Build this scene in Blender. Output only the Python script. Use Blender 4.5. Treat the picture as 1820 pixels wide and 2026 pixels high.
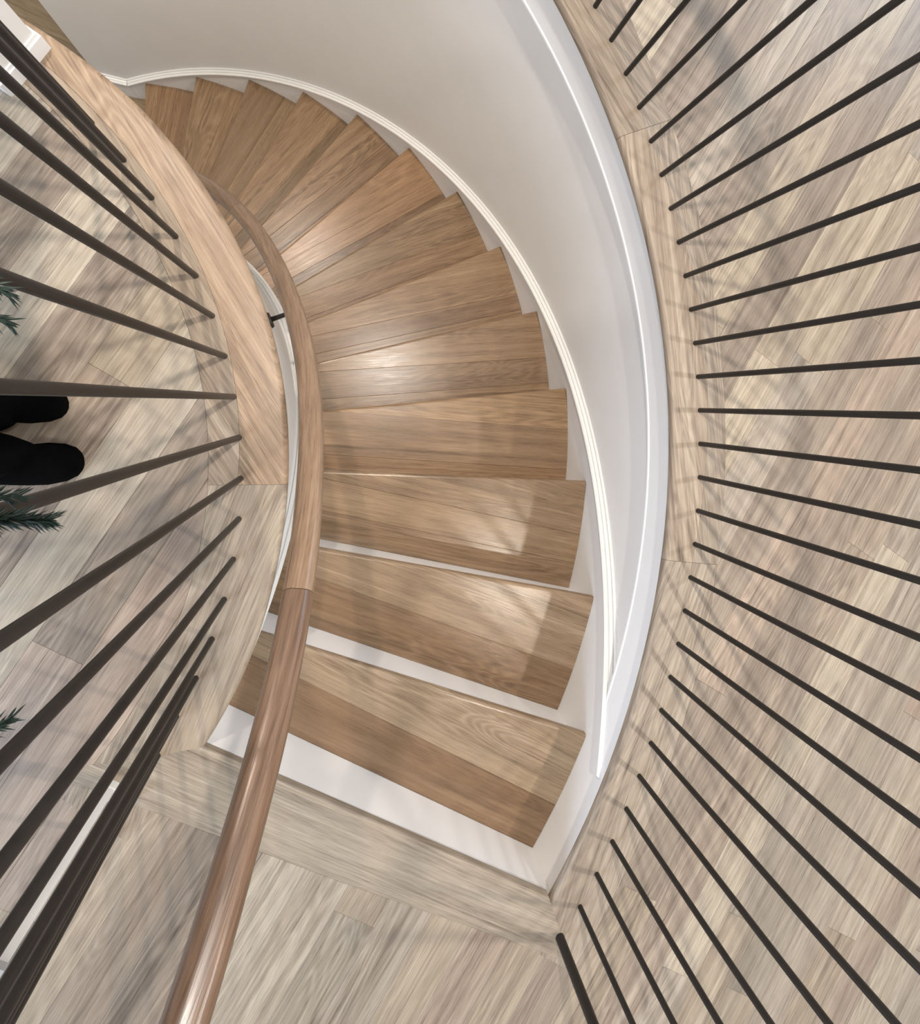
import bpy, bmesh, math, random
from mathutils import Vector, Matrix
from mathutils.geometry import delaunay_2d_cdt

for o in list(bpy.data.objects):
    bpy.data.objects.remove(o, do_unlink=True)
SC = bpy.context.scene
COL = SC.collection
PI = math.pi
R_ = math.radians
rnd = random.Random(7)

# ------------------------------------------------------------------ camera
H = 1.34                      # eye height above the upper floor
cam_d = bpy.data.cameras.new('camera')
cam = bpy.data.objects.new('camera', cam_d)
COL.objects.link(cam)
cam_d.sensor_fit = 'HORIZONTAL'
cam_d.sensor_width = 36.0
cam_d.lens = 1040.0 / 1820.0 * 36.0
cam_d.shift_y = -(1013.0 - 812.0) / 1820.0
cam_d.clip_start = 0.01
rot = Matrix(((0.98003813, 0.00315379, -0.19878462),
              (0.0, 0.99987417, 0.01586339),
              (0.19880964, -0.01554673, 0.97991481)))
cam.matrix_world = Matrix.Translation((0, 0, H)) @ rot.to_4x4()
SC.camera = cam

# ------------------------------------------------------------------ light
SC.view_settings.view_transform = 'Standard'
SC.view_settings.look = 'None'
SC.view_settings.gamma = 1.0
SC.view_settings.use_curve_mapping = False
SC.view_settings.exposure = 0.30
world = bpy.data.worlds.new('world')
SC.world = world
world.use_nodes = True
bg = world.node_tree.nodes['Background']
bg.inputs['Color'].default_value = (0.97, 0.98, 1.0, 1)
bg.inputs['Strength'].default_value = 0.46


def lamp(name, loc, power, col, rad=0.05):
    d = bpy.data.lights.new(name, 'POINT')
    d.energy = power
    d.color = col
    d.shadow_soft_size = rad
    o = bpy.data.objects.new(name, d)
    o.location = loc
    COL.objects.link(o)
    return o


WARM = (1.0, 0.925, 0.84)
lamp('ceiling_downlight', (0.345, 0.435, 2.72), 152, WARM, 0.04)
lamp('ceiling_downlight', (-0.65, 2.02, 2.72), 165, (1.0, 0.87, 0.75))
lamp('ceiling_downlight', (1.52, -1.68, 2.72), 104, (1.0, 0.92, 0.82))
lamp('ceiling_downlight', (2.15, -0.05, 2.72), 74, WARM)
lamp('ceiling_downlight', (1.9, 1.7, 2.72), 18, WARM)
lamp('hall_fill_light', (-2.55, 1.55, -0.42), 40, WARM)  # unseen fill added to brighten the lower curved wall and bottom treads


def window_light(loc, aim, w, h, power, col):
    d = bpy.data.lights.new('window_daylight', 'AREA')
    d.shape = 'RECTANGLE'
    d.size, d.size_y = w, h
    d.energy = power
    d.color = col
    o = bpy.data.objects.new('window_daylight', d)
    o.location = loc
    o.rotation_euler = (Vector(aim) - Vector(loc)).to_track_quat('-Z', 'Y').to_euler()
    COL.objects.link(o)


window_light((-3.4, -2.2, 1.5), (0.8, -0.9, -0.2), 1.8, 1.8, 105, (0.62, 0.78, 1.0))
window_light((3.9, 3.4, 1.5), (1.2, 0.9, 0.0), 1.8, 1.8, 50, (0.62, 0.80, 1.0))

# ------------------------------------------------------------------ materials


def new_mat(name):
    m = bpy.data.materials.new(name)
    m.use_nodes = True
    nt = m.node_tree
    return m, nt, nt.nodes['Principled BSDF']


def N(nt, t, **kw):
    n = nt.nodes.new(t)
    for k, v in kw.items():
        setattr(n, k, v)
    return n


def math_n(nt, op, a, b=None, clamp=False):
    n = nt.nodes.new('ShaderNodeMath')
    n.operation = op
    n.use_clamp = clamp
    for i, x in enumerate((a, b)):
        if x is None:
            continue
        if isinstance(x, (int, float)):
            n.inputs[i].default_value = x
        else:
            nt.links.new(x, n.inputs[i])
    return n.outputs[0]


def oak(name, dark, mid, light, rough=0.4, ring=0.17, fine=0.26, streak=0.22):
    """oak whose grain follows the point attribute gc (along, across, seed)"""
    m, nt, p = new_mat(name)
    L = nt.links.new
    at = N(nt, 'ShaderNodeAttribute', attribute_name='gc')

    def noise(scale, sc=1.0, det=2.0, rgh=0.5, dist=0.0):
        mp = N(nt, 'ShaderNodeMapping')
        mp.inputs['Scale'].default_value = scale
        L(at.outputs['Vector'], mp.inputs['Vector'])
        n = N(nt, 'ShaderNodeTexNoise')
        n.inputs['Scale'].default_value = sc
        n.inputs['Detail'].default_value = det
        n.inputs['Roughness'].default_value = rgh
        n.inputs['Distortion'].default_value = dist
        L(mp.outputs[0], n.inputs['Vector'])
        return n.outputs['Fac']
    n1 = noise((0.75, 6.0, 1.0), 1.5, 2.0, 0.45, 0.5)
    rings = math_n(nt, 'SINE', math_n(nt, 'MULTIPLY', n1, 120.0))
    rings = math_n(nt, 'ADD', math_n(nt, 'MULTIPLY', rings, 0.5), 0.5)
    rings = math_n(nt, 'POWER', rings, 1.6)
    mask = noise((0.5, 3.0, 1.7), 1.3, 1.0)
    mask = math_n(nt, 'MULTIPLY', math_n(nt, 'SUBTRACT', mask, 0.36), 4.5, True)
    rings = math_n(nt, 'MULTIPLY', math_n(nt, 'SUBTRACT', rings, 0.5), mask)
    tone = noise((0.7, 19.0, 1.3), 1.5, 3.0, 0.6, 0.25)
    fib = noise((5.0, 150.0, 1.0), 1.6, 3.0, 0.65)
    por = noise((22.0, 620.0, 1.0), 1.0, 1.0)
    por = math_n(nt, 'MULTIPLY', math_n(nt, 'SUBTRACT', por, 0.60), 7.0, True)
    f = math_n(nt, 'ADD', math_n(nt, 'MULTIPLY', math_n(nt, 'SUBTRACT', tone, 0.5), 0.72), 0.5)
    f = math_n(nt, 'ADD', f, math_n(nt, 'MULTIPLY', rings, ring))
    f = math_n(nt, 'ADD', f, math_n(nt, 'MULTIPLY', math_n(nt, 'SUBTRACT', fib, 0.5), fine * 2.2))
    f = math_n(nt, 'SUBTRACT', f, math_n(nt, 'MULTIPLY', por, 0.20))
    # narrow pale and dark growth streaks running the length of a board
    stk = noise((0.22, 42.0, 1.9), 1.0, 2.0, 0.6, 0.15)
    hi = math_n(nt, 'MULTIPLY', math_n(nt, 'SUBTRACT', stk, 0.60), 9.0, True)
    lo = math_n(nt, 'MULTIPLY', math_n(nt, 'SUBTRACT', 0.41, stk), 9.0, True)
    f = math_n(nt, 'ADD', f, math_n(nt, 'MULTIPLY', hi, streak))
    f = math_n(nt, 'SUBTRACT', f, math_n(nt, 'MULTIPLY', lo, streak * 0.9))
    cr = N(nt, 'ShaderNodeValToRGB')
    e = cr.color_ramp.elements
    e[0].position = 0.08
    e[0].color = (*dark, 1)
    e[1].position = 0.95
    e[1].color = (*light, 1)
    k = e.new(0.5)
    k.color = (*mid, 1)
    L(f, cr.inputs['Fac'])
    oi = N(nt, 'ShaderNodeObjectInfo')
    mx = N(nt, 'ShaderNodeMix', data_type='RGBA', blend_type='MULTIPLY')
    mx.inputs['Factor'].default_value = 1.0
    L(cr.outputs['Color'], mx.inputs['A'])
    L(oi.outputs['Color'], mx.inputs['B'])
    L(mx.outputs['Result'], p.inputs['Base Color'])
    rg = math_n(nt, 'ADD', math_n(nt, 'MULTIPLY', fib, 0.22), rough - 0.11)
    L(rg, p.inputs['Roughness'])
    bp = N(nt, 'ShaderNodeBump')
    bp.inputs['Strength'].default_value = 0.22
    bp.inputs['Distance'].default_value = 0.0008
    L(f, bp.inputs['Height'])
    L(bp.outputs['Normal'], p.inputs['Normal'])
    return m


def plain(name, col, rough=0.5, metal=0.0, var=0.0, spec=0.5, scale=30.0):
    m, nt, p = new_mat(name)
    p.inputs['Roughness'].default_value = rough
    p.inputs['Metallic'].default_value = metal
    p.inputs['Specular IOR Level'].default_value = spec
    tc = N(nt, 'ShaderNodeTexCoord')
    n = N(nt, 'ShaderNodeTexNoise')
    n.inputs['Scale'].default_value = scale
    n.inputs['Detail'].default_value = 4
    nt.links.new(tc.outputs['Object'], n.inputs['Vector'])
    cr = N(nt, 'ShaderNodeValToRGB')
    e = cr.color_ramp.elements
    e[0].position, e[1].position = 0.3, 0.7
    e[0].color = (*[c * (1 - var) for c in col], 1)
    e[1].color = (*[min(1, c * (1 + var)) for c in col], 1)
    nt.links.new(n.outputs['Fac'], cr.inputs['Fac'])
    nt.links.new(cr.outputs['Color'], p.inputs['Base Color'])
    bp = N(nt, 'ShaderNodeBump')
    bp.inputs['Strength'].default_value = 0.05
    bp.inputs['Distance'].default_value = 0.001
    nt.links.new(n.outputs['Fac'], bp.inputs['Height'])
    nt.links.new(bp.outputs['Normal'], p.inputs['Normal'])
    return m


M_FLOOR = oak('pale_oak_floor', (0.120, 0.094, 0.073), (0.308, 0.266, 0.219), (0.485, 0.442, 0.380), 0.44, 0.17, 0.36, 0.19)
M_TREAD = oak('brown_oak_tread', (0.115, 0.074, 0.043), (0.258, 0.176, 0.107), (0.39, 0.285, 0.185), 0.28, 0.20, 0.26, 0.2)
M_RAIL = oak('warm_oak_handrail', (0.11, 0.070, 0.046), (0.255, 0.170, 0.112), (0.36, 0.260, 0.185), 0.27, 0.08, 0.55, 0.10)
M_HALL = oak('hall_oak_floor', (0.15, 0.10, 0.055), (0.29, 0.21, 0.125), (0.38, 0.29, 0.18), 0.45)
M_WALL = plain('painted_plaster', (0.78, 0.762, 0.738), 0.75, 0, 0.012, 0.3, 8)
M_TRIM = plain('white_trim_paint', (0.83, 0.82, 0.81), 0.42, 0, 0.008, 0.4, 12)
M_CAP = plain('white_gloss_trim', (0.86, 0.855, 0.83), 0.30, 0, 0.008, 0.5, 12)
M_IRON = plain('dark_bronze_iron', (0.021, 0.018, 0.016), 0.42, 0.2, 0.12, 0.5, 60)
M_BLACK = plain('black_cloth', (0.0025, 0.0025, 0.003), 0.95, 0, 0.1, 0.05, 60)
M_SHOE = plain('black_suede', (0.002, 0.002, 0.0022), 0.95, 0, 0.1, 0.05, 80)
M_SKIN = plain('skin', (0.55, 0.36, 0.27), 0.5, 0, 0.03)
M_HAIR = plain('dark_hair', (0.03, 0.018, 0.012), 0.5, 0, 0.2)
M_NEEDLE = plain('fir_green', (0.011, 0.024, 0.018), 0.5, 0, 0.45, 0.4, 90)
M_TWIG = plain('twig_brown', (0.06, 0.045, 0.028), 0.8, 0, 0.2)
M_WHITE = plain('white_lacquer', (0.82, 0.83, 0.82), 0.4, 0, 0.01)
M_SUB = plain('subfloor', (0.10, 0.075, 0.05), 0.9, 0, 0.1)

# ------------------------------------------------------------------ helpers


def link(o, parent=None):
    COL.objects.link(o)
    if parent is not None:
        o.parent = parent
    return o


def mesh_obj(name, me, mat, parent=None, tint=None):
    o = bpy.data.objects.new(name, me)
    if mat:
        me.materials.append(mat)
    if tint:
        o.color = (*tint, 1)
    return link(o, parent)


def bm_obj(name, bm, mat, parent=None, tint=None, smooth=False):
    bmesh.ops.recalc_face_normals(bm, faces=bm.faces[:])
    me = bpy.data.meshes.new(name)
    bm.to_mesh(me)
    bm.free()
    if smooth:
        for f in me.polygons:
            f.use_smooth = True
    return mesh_obj(name, me, mat, parent, tint)


def set_gc(me, fn):
    a = me.attributes.new('gc', 'FLOAT_VECTOR', 'POINT')
    flat = []
    for v in me.vertices:
        flat.extend(fn(v.co))
    a.data.foreach_set('vector', flat)


def gc_frame(ang, seed, org=(0, 0)):
    ca, sa = math.cos(ang), math.sin(ang)

    def fn(co):
        x, y = co.x - org[0], co.y - org[1]
        return (x * ca + y * sa + seed * 3.1, -x * sa + y * ca - co.z * 0.9, seed)
    return fn


def tag(o, label, cat, group=None):
    o['label'] = label
    o['category'] = cat
    if group:
        o['group'] = group
    return o


def struct(o, label=None, cat=None):
    o['kind'] = 'structure'
    if label:
        o['label'] = label
    if cat:
        o['category'] = cat
    return o


def empty(name, loc=(0, 0, 0)):
    o = bpy.data.objects.new(name, None)
    o.location = loc
    o.empty_display_size = 0.1
    return link(o)


CR = Vector((-1.3976, -0.1350))        # centre of the outer curve
CL = Vector((-1.4537, -0.1721))        # centre of the inner curve
CS = Vector((-1.4301, -0.1565))        # centre the steps radiate from


def pol(c, r, deg, z=None):
    t = R_(deg)
    x, y = c.x + r * math.cos(t), c.y + r * math.sin(t)
    return Vector((x, y)) if z is None else Vector((x, y, z))


def lerp_table(tab):
    def fn(t):
        if t <= tab[0][0]:
            return tab[0][1]
        for (a, x), (b, y) in zip(tab, tab[1:]):
            if t <= b:
                return x + (y - x) * (t - a) / (b - a)
        return tab[-1][1]
    return fn


def sweep(name, frames, profile, mat, parent=None, tint=None, smooth=True, closed=True):
    """frames: (point, side, up); profile: (side offset, up offset) closed loop"""
    bm = bmesh.new()
    rings = []
    for p, s, u in frames:
        rings.append([bm.verts.new(p + s * a + u * b) for a, b in profile])
    n = len(profile)
    for r0, r1 in zip(rings, rings[1:]):
        for i in range(n if closed else n - 1):
            j = (i + 1) % n
            bm.faces.new((r0[i], r0[j], r1[j], r1[i]))
    if closed:
        bm.faces.new(rings[0][::-1])
        bm.faces.new(rings[-1])
    bmesh.ops.recalc_face_normals(bm, faces=bm.faces[:])
    me = bpy.data.meshes.new(name)
    if smooth:
        for e in bm.edges:
            if len(e.link_faces) == 2 and e.calc_face_angle(0) > R_(32):
                e.smooth = False
        for f in bm.faces:
            f.smooth = True
    bm.to_mesh(me)
    bm.free()
    return mesh_obj(name, me, mat, parent, tint)


UPV = Vector((0, 0, 1))


def arc_frames(c, degs, rfn, zfn):
    out = []
    for d in degs:
        t = R_(d)
        s = Vector((math.cos(t), math.sin(t), 0))
        out.append((Vector((c.x, c.y, 0)) + s * rfn(d) + UPV * zfn(d), s, UPV))
    return out


def arange(a, b, n):
    return [a + (b - a) * i / n for i in range(n + 1)]


def roundbox(w0, w1, z0, z1, r, seg=3, which='all'):
    """closed profile loop, corners rounded; which: corners 'all','lo'(w0 side),'top'"""
    pts = []
    cs = [(w1 - r, z1 - r, 0), (w0 + r, z1 - r, 90), (w0 + r, z0 + r, 180), (w1 - r, z0 + r, 270)]
    rnd_ok = {'all': (1, 1, 1, 1), 'lo': (0, 1, 1, 0), 'hi': (1, 0, 0, 1), 'top': (1, 1, 0, 0)}[which]
    sharp = [(w1, z1), (w0, z1), (w0, z0), (w1, z0)]
    for (cx, cz, a0), ok, sp in zip(cs, rnd_ok, sharp):
        if ok:
            for i in range(seg + 1):
                a = R_(a0 + 90 * i / seg)
                pts.append((cx + r * math.cos(a), cz + r * math.sin(a)))
        else:
            pts.append(sp)
    return pts


def box_bm(bm, x0, x1, y0, y1, z0, z1, m=None):
    vs = [bm.verts.new((x, y, z)) for z in (z0, z1) for x, y in ((x0, y0), (x1, y0), (x1, y1), (x0, y1))]
    for f in ((3, 2, 1, 0), (4, 5, 6, 7), (0, 1, 5, 4), (1, 2, 6, 5), (2, 3, 7, 6), (3, 0, 4, 7)):
        bm.faces.new([vs[i] for i in f])
    if m:
        bmesh.ops.transform(bm, matrix=m, verts=vs)
    return vs


def tube_bm(bm, pts, radii, seg=12, caps=True):
    rings = []
    for i, p in enumerate(pts):
        p = Vector(p)
        d = (Vector(pts[min(i + 1, len(pts) - 1)]) - Vector(pts[max(i - 1, 0)])).normalized()
        a = d.orthogonal().normalized() if i == 0 else (rings_a - d * rings_a.dot(d)).normalized()
        rings_a = a
        b = d.cross(a)
        r = radii[i] if isinstance(radii, (list, tuple)) else radii
        rings.append([bm.verts.new(p + a * r * math.cos(2 * PI * k / seg) + b * r * math.sin(2 * PI * k / seg)) for k in range(seg)])
    for r0, r1 in zip(rings, rings[1:]):
        for k in range(seg):
            bm.faces.new((r0[k], r0[(k + 1) % seg], r1[(k + 1) % seg], r1[k]))
    if caps:
        bm.faces.new(rings[0][::-1])
        bm.faces.new(rings[-1])


def cdt_pieces(cells, hole=None, keep=None):
    """cut polygons: returns (cell index, boundary loop) for each connected piece outside hole / inside keep"""
    vs, fs = [], []

    def add(poly):
        if sum(a[0] * b[1] - b[0] * a[1] for a, b in zip(poly, list(poly[1:]) + [poly[0]])) < 0:
            poly = list(poly)[::-1]
        i0 = len(vs)
        vs.extend(Vector((p[0], p[1])) for p in poly)
        fs.append(list(range(i0, i0 + len(poly))))
    for c in cells:
        add(c)
    ih = ik = -1
    if hole:
        ih = len(fs)
        add(hole)
    if keep:
        ik = len(fs)
        add(keep)
    V, E_, F, _, _, OF = delaunay_2d_cdt(vs, [], fs, 0, 1e-6)
    groups = {}
    for f, of in zip(F, OF):
        of = set(of)
        if ih in of or (keep and ik not in of):
            continue
        ids = [i for i in of if i < len(cells)]
        if ids:
            groups.setdefault(ids[0], []).append(f)
    out = []
    for ci, tris in sorted(groups.items()):
        edge_t = {}
        for k, t in enumerate(tris):
            for a, b in zip(t, list(t[1:]) + [t[0]]):
                edge_t.setdefault(frozenset((a, b)), []).append(k)
        comp = list(range(len(tris)))

        def root(x):
            while comp[x] != x:
                x = comp[x]
            return x
        for ks in edge_t.values():
            if len(ks) == 2:
                comp[root(ks[0])] = root(ks[1])
        parts = {}
        for k in range(len(tris)):
            parts.setdefault(root(k), []).append(k)
        for ks in parts.values():
            nxt = {}
            for k in ks:
                t = tris[k]
                for a, b in zip(t, list(t[1:]) + [t[0]]):
                    if len(edge_t[frozenset((a, b))]) == 1:
                        nxt[a] = b
            if not nxt:
                continue
            s = next(iter(nxt))
            loop, a = [], s
            while True:
                loop.append(V[a].copy())
                a = nxt.get(a)
                if a is None or a == s or len(loop) > 4000:
                    break
            area = 0.5 * abs(sum(p.x * q.y - q.x * p.y for p, q in zip(loop, loop[1:] + loop[:1])))
            if area > 0.00004:
                out.append((ci, loop))
    return out


def prism(name, loop, z1, th, mat, parent, tint, gcfn, bev=0.0006, nose=None, nose_r=0.012):
    """flat board from a 2-D outline with eased top edges; nose(p)->True marks the bullnosed edge"""
    clean = []
    for p in loop:
        if not clean or (p - clean[-1]).length > 0.0015:
            clean.append(p)
    if (clean[0] - clean[-1]).length < 0.0015:
        clean.pop()
    bm = bmesh.new()
    top = [bm.verts.new((p.x, p.y, z1)) for p in clean]
    bot = [bm.verts.new((p.x, p.y, z1 - th)) for p in clean]
    n = len(top)
    bm.faces.new(top)
    bm.faces.new(bot[::-1])
    for i in range(n):
        j = (i + 1) % n
        bm.faces.new((top[i], bot[i], bot[j], top[j]))
    bmesh.ops.recalc_face_normals(bm, faces=bm.faces[:])
    bm.edges.ensure_lookup_table()
    ne, te = [], []
    for i in range(n):
        j = (i + 1) % n
        is_n = nose and nose(clean[i]) and nose(clean[j])
        e = bm.edges.get((top[i], top[j]))
        if is_n:
            ne += [e, bm.edges.get((bot[i], bot[j]))]
        else:
            te.append(e)
    if ne:
        bmesh.ops.bevel(bm, geom=ne, offset=nose_r, segments=4, profile=0.5, affect='EDGES', clamp_overlap=True)
        te = [e for e in te if e.is_valid]
    if te and bev:
        bmesh.ops.bevel(bm, geom=te, offset=bev, segments=1, affect='EDGES', clamp_overlap=True)
    me = bpy.data.meshes.new(name)
    bm.to_mesh(me)
    bm.free()
    set_gc(me, gcfn)
    return mesh_obj(name, me, mat, parent, tint)


# ------------------------------------------------------------------ dimensions
RISE = 0.2035
NST = 13
NOSE = [-31.1, -22.75, -13.45, -3.9, 5.3, 14.42, 23.57, 32.94, 42.36, 51.8, 61.2, 70.5, 79.7, 89.0]
ZLOW = -RISE * 14
R_TREAD = 2.315
R_WALL = 2.330
R_IN = 1.262
R_NOSE = 2.287
R_STRIP = 2.456
L_EDGE = lerp_table([(-34, 1.278), (-29.75, 1.282), (-23, 1.287), (-17.9, 1.288), (-11.4, 1.289), (-5, 1.293), (0.7, 1.297),
                     (5.9, 1.301), (10.7, 1.3045), (16, 1.3065), (21.7, 1.3065), (26.7, 1.305), (32.2, 1.303),
                     (36.9, 1.299), (41.9, 1.2935), (45.9, 1.284), (50.3, 1.273), (53.5, 1.264), (58, 1.248), (70, 1.20)])


def L_OUT(d):
    return 1.115 + 0.0007 * d


# ------------------------------------------------------------------ upper floor
floor_bm = bmesh.new()
strip_out = [pol(CR, R_STRIP, d) for d in arange(118, -35.4, 76)]
e_dir = Vector((math.cos(R_(-31.1)), math.sin(R_(-31.1))))
n_dir = Vector((-e_dir.y, e_dir.x))


def st(s, t):
    return CS + e_dir * s + n_dir * t


border_out = [st(2.46, -0.152), st(1.75, -0.182), st(1.055, -0.198)]
l_out = [pol(CL, L_OUT(d), d) for d in arange(-41.5, 52, 45)]
A_ST = Vector((-0.667, 0.786))                     # near corner of the stub wall
U_ST = Vector((-0.55, -0.835)).normalized()        # along its end face
D_ST = Vector((-0.835, 0.55)).normalized()         # away from the stairwell
hole = strip_out + border_out + l_out + [A_ST + D_ST * 0.01, A_ST + D_ST * 1.9]
PLANK_A = R_(57.3)
pu = Vector((math.cos(PLANK_A), math.sin(PLANK_A)))
pv = Vector((-pu.y, pu.x))
PW = 0.1195
X0, X1, Y0, Y1 = -2.3, 2.75, -2.6, 2.6
cells, rows = [], []
bounds = [Vector((X0, Y0)), Vector((X1, Y0)), Vector((X1, Y1)), Vector((X0, Y1))]
vmin = min(b.dot(pv) for b in bounds)
vmax = max(b.dot(pv) for b in bounds)
k0 = int(math.floor((vmin + 0.530) / PW))
k1 = int(math.ceil((vmax + 0.530) / PW))
prng = random.Random(21)
for k in range(k0, k1):
    va, vb = -0.530 + k * PW, -0.530 + (k + 1) * PW
    u = -3.9 + prng.uniform(0, 1.2)
    while u < 3.9:
        ln = prng.choice((0.75, 1.1, 1.4, 1.7, 2.0, 2.3))
        g = 0.0002
        q = [pu * a + pv * b for a, b in ((u + g, va + g), (u + ln - g, va + g), (u + ln - g, vb - g), (u + g, vb - g))]
        cx = sum((p for p in q), Vector((0, 0))) / 4
        if X0 - 0.9 < cx.x < X1 + 0.3 and Y0 - 0.3 < cx.y < Y1 + 0.3:
            cells.append(q)
            rows.append((k, u, va))
        u += ln
box_bm(floor_bm, 1.115, X1 + 0.5, Y0, Y1, -0.30, -0.021)
floor = bm_obj('floor', floor_bm, M_SUB)
struct(floor, 'upper floor of pale diagonal oak planks around the stairwell', 'floor')
TINTS = [(1.0, 0.97, 0.93), (0.84, 0.78, 0.73), (1.10, 1.07, 1.0), (0.95, 0.87, 0.81), (0.76, 0.70, 0.65),
         (1.02, 0.96, 0.86), (1.24, 1.22, 1.14), (0.90, 0.88, 0.83), (1.02, 0.91, 0.85)]
trng = random.Random(5)
last = {}
for ci, loop in cdt_pieces(cells, hole=hole):
    k, u, va = rows[ci]
    mx = sum((p for p in loop), Vector((0, 0))) / len(loop)
    if mx.x < X0 - 0.15 or (mx.x < -0.9 and mx.y > 1.2):
        continue
    ti = trng.randrange(len(TINTS))
    if last.get(k - 1) == ti:
        ti = (ti + 3) % len(TINTS)
    last[k] = ti
    t = TINTS[ti]
    if k in (0,) and mx.y < -1.0:
        t = (1.18, 1.17, 1.12)
    s = trng.uniform(0, 60)
    prism('plank', loop, -0.0008, 0.019, M_FLOOR, floor, t, gc_frame(PLANK_A, s, pv * va))

# subfloor slabs round the opening (dark, only seen in the joints)
sub = bmesh.new()
xs_ = (X0 - 0.6, -1.2, -0.2, 0.4, X1 + 0.5)
sl = cdt_pieces([[(xa, ya), (xb, ya), (xb, yb), (xa, yb)] for xa, xb in zip(xs_, xs_[1:]) for ya, yb in ((Y0, -0.2), (-0.2, Y1 + 0.4))],
                hole=[pol(CR, 2.37, d) for d in arange(122, -33.1, 60)] + [pol(CL, 1.20, d) for d in arange(-32.4, 60, 30)]
                + [A_ST + D_ST * 0.6, A_ST + D_ST * 2.1])
for _, loop in sl:
    a = [sub.verts.new((p.x, p.y, -0.0205)) for p in loop]
    b = [sub.verts.new((p.x, p.y, -0.30)) for p in loop]
    n = len(a)
    sub.faces.new(a)
    sub.faces.new(b[::-1])
    for i in range(n):
        sub.faces.new((a[i], b[i], b[(i + 1) % n], a[(i + 1) % n]))
bmesh.ops.recalc_face_normals(sub, faces=sub.faces[:])
sm = bpy.data.meshes.new('floor')
sub.to_mesh(sm)
sub.free()
sm.materials.append(M_SUB)
floor.data = sm


def strip_seg(c, d0, d1, r_in, r_out, tint, nose_side, parent, z1=0.0, th=0.032, mat=None, nr=0.013, seed=None):
    """one curved board of the edge strip; nose_side 'in','out' or None is bullnosed"""
    n = max(4, int(abs(d1 - d0) / 1.5))
    bm = bmesh.new()
    rings = []
    for d in arange(d0, d1, n):
        a, b = r_in(d), r_out(d)
        if nose_side:
            pr = roundbox(a, b, z1 - th, z1, nr, 4, 'lo' if nose_side == 'in' else 'hi')
        else:
            pr = roundbox(a, b, z1 - th * 0.6, z1, 0.0008, 1, 'top')
        t = R_(d)
        rings.append([bm.verts.new((c.x + r * math.cos(t), c.y + r * math.sin(t), z)) for r, z in pr])
    m = len(rings[0])
    for r0, r1 in zip(rings, rings[1:]):
        for i in range(m):
            f = bm.faces.new((r0[i], r0[(i + 1) % m], r1[(i + 1) % m], r1[i]))
            f.smooth = True
    bm.faces.new(rings[0][::-1])
    bm.faces.new(rings[-1])
    bmesh.ops.recalc_face_normals(bm, faces=bm.faces[:])
    for e in bm.edges:
        if len(e.link_faces) == 2 and e.calc_face_angle(0) > R_(32):
            e.smooth = False
    me = bpy.data.meshes.new('nosing_board')
    bm.to_mesh(me)
    bm.free()
    dm = 0.5 * (d0 + d1)
    set_gc(me, gc_frame(R_(dm + 90), rnd.uniform(0, 60) if seed is None else seed, pol(c, 1.0, dm)))
    return mesh_obj('nosing_board', me, mat or M_FLOOR, parent, tint)


cst = lambda v: (lambda d: v)
# outer strip: joints read off the boards, two laminations wide
segs = [(-36.0, -7.9, (0.96, 0.90, 0.83), (0.98, 0.93, 0.87)), (-7.9, 22.2, (0.93, 0.83, 0.745), (0.90, 0.85, 0.79)),
        (22.2, 50, (0.84, 0.77, 0.70), (0.80, 0.75, 0.70)), (50, 78, (0.98, 0.93, 0.86), (0.9, 0.86, 0.8)),
        (78, 116, (0.9, 0.86, 0.8), (0.95, 0.9, 0.85))]
for d0, d1, t0, t1 in segs:
    mid = (lambda a, b: (lambda d: 2.372 + 0.030 * math.cos((d - 0.5 * (a + b)) / (b - a) * PI)))(d0, d1)
    g = 0.012
    zt = -0.0006 if d0 < -30 else 0.0
    strip_seg(CR, d0 + g, d1 - g, cst(R_NOSE), mid, t0, 'in', floor, z1=zt)
    strip_seg(CR, d0 + g, d1 - g, (lambda m: lambda d: m(d) + 0.0004)(mid), cst(R_STRIP - 0.0004), t1, None, floor, z1=zt)
# inner strip
strip_seg(CL, -42.5, -1.32, lambda d: L_OUT(d) + 0.0004, L_EDGE, (1.0, 0.94, 0.86), 'out', floor, nr=0.015, z1=-0.0006)
midl = lambda d: L_OUT(d) + 0.064 + 0.012 * math.cos((d - 20) / 52 * PI)
strip_seg(CL, -1.29, 62, midl, L_EDGE, (1.0, 0.81, 0.645), 'out', floor, nr=0.015)  # tan tint puts the warm lamplight into this board's colour
strip_seg(CL, -1.29, 62, lambda d: L_OUT(d) + 0.0004, lambda d: midl(d) - 0.0004, (0.88, 0.78, 0.68), None, floor)
# landing border with its bullnosed front
bl = [st(1.262, -0.018), st(2.2885, -0.018), st(2.379, -0.098), st(2.45, -0.153), st(1.75, -0.1815), st(1.05, -0.1982), st(1.06, -0.150), st(1.185, -0.076)]
prism('nosing_board', bl, -0.0004, 0.031, M_FLOOR, floor, (0.97, 0.93, 0.86), gc_frame(R_(-31.5), 9.3, st(1.7, -0.1)), 0.001,
      nose=lambda p: abs((p - CS).dot(n_dir) + 0.018) < 1e-3, nose_r=0.012)

# ------------------------------------------------------------------ walls
# outer curved wall with a short straight end
kink = pol(CR, R_WALL, 92.6)
wend = Vector((-1.70, 2.222))
wpath = [pol(CR, R_WALL, d) for d in arange(-34.5, 92.6, 110)]


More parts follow.
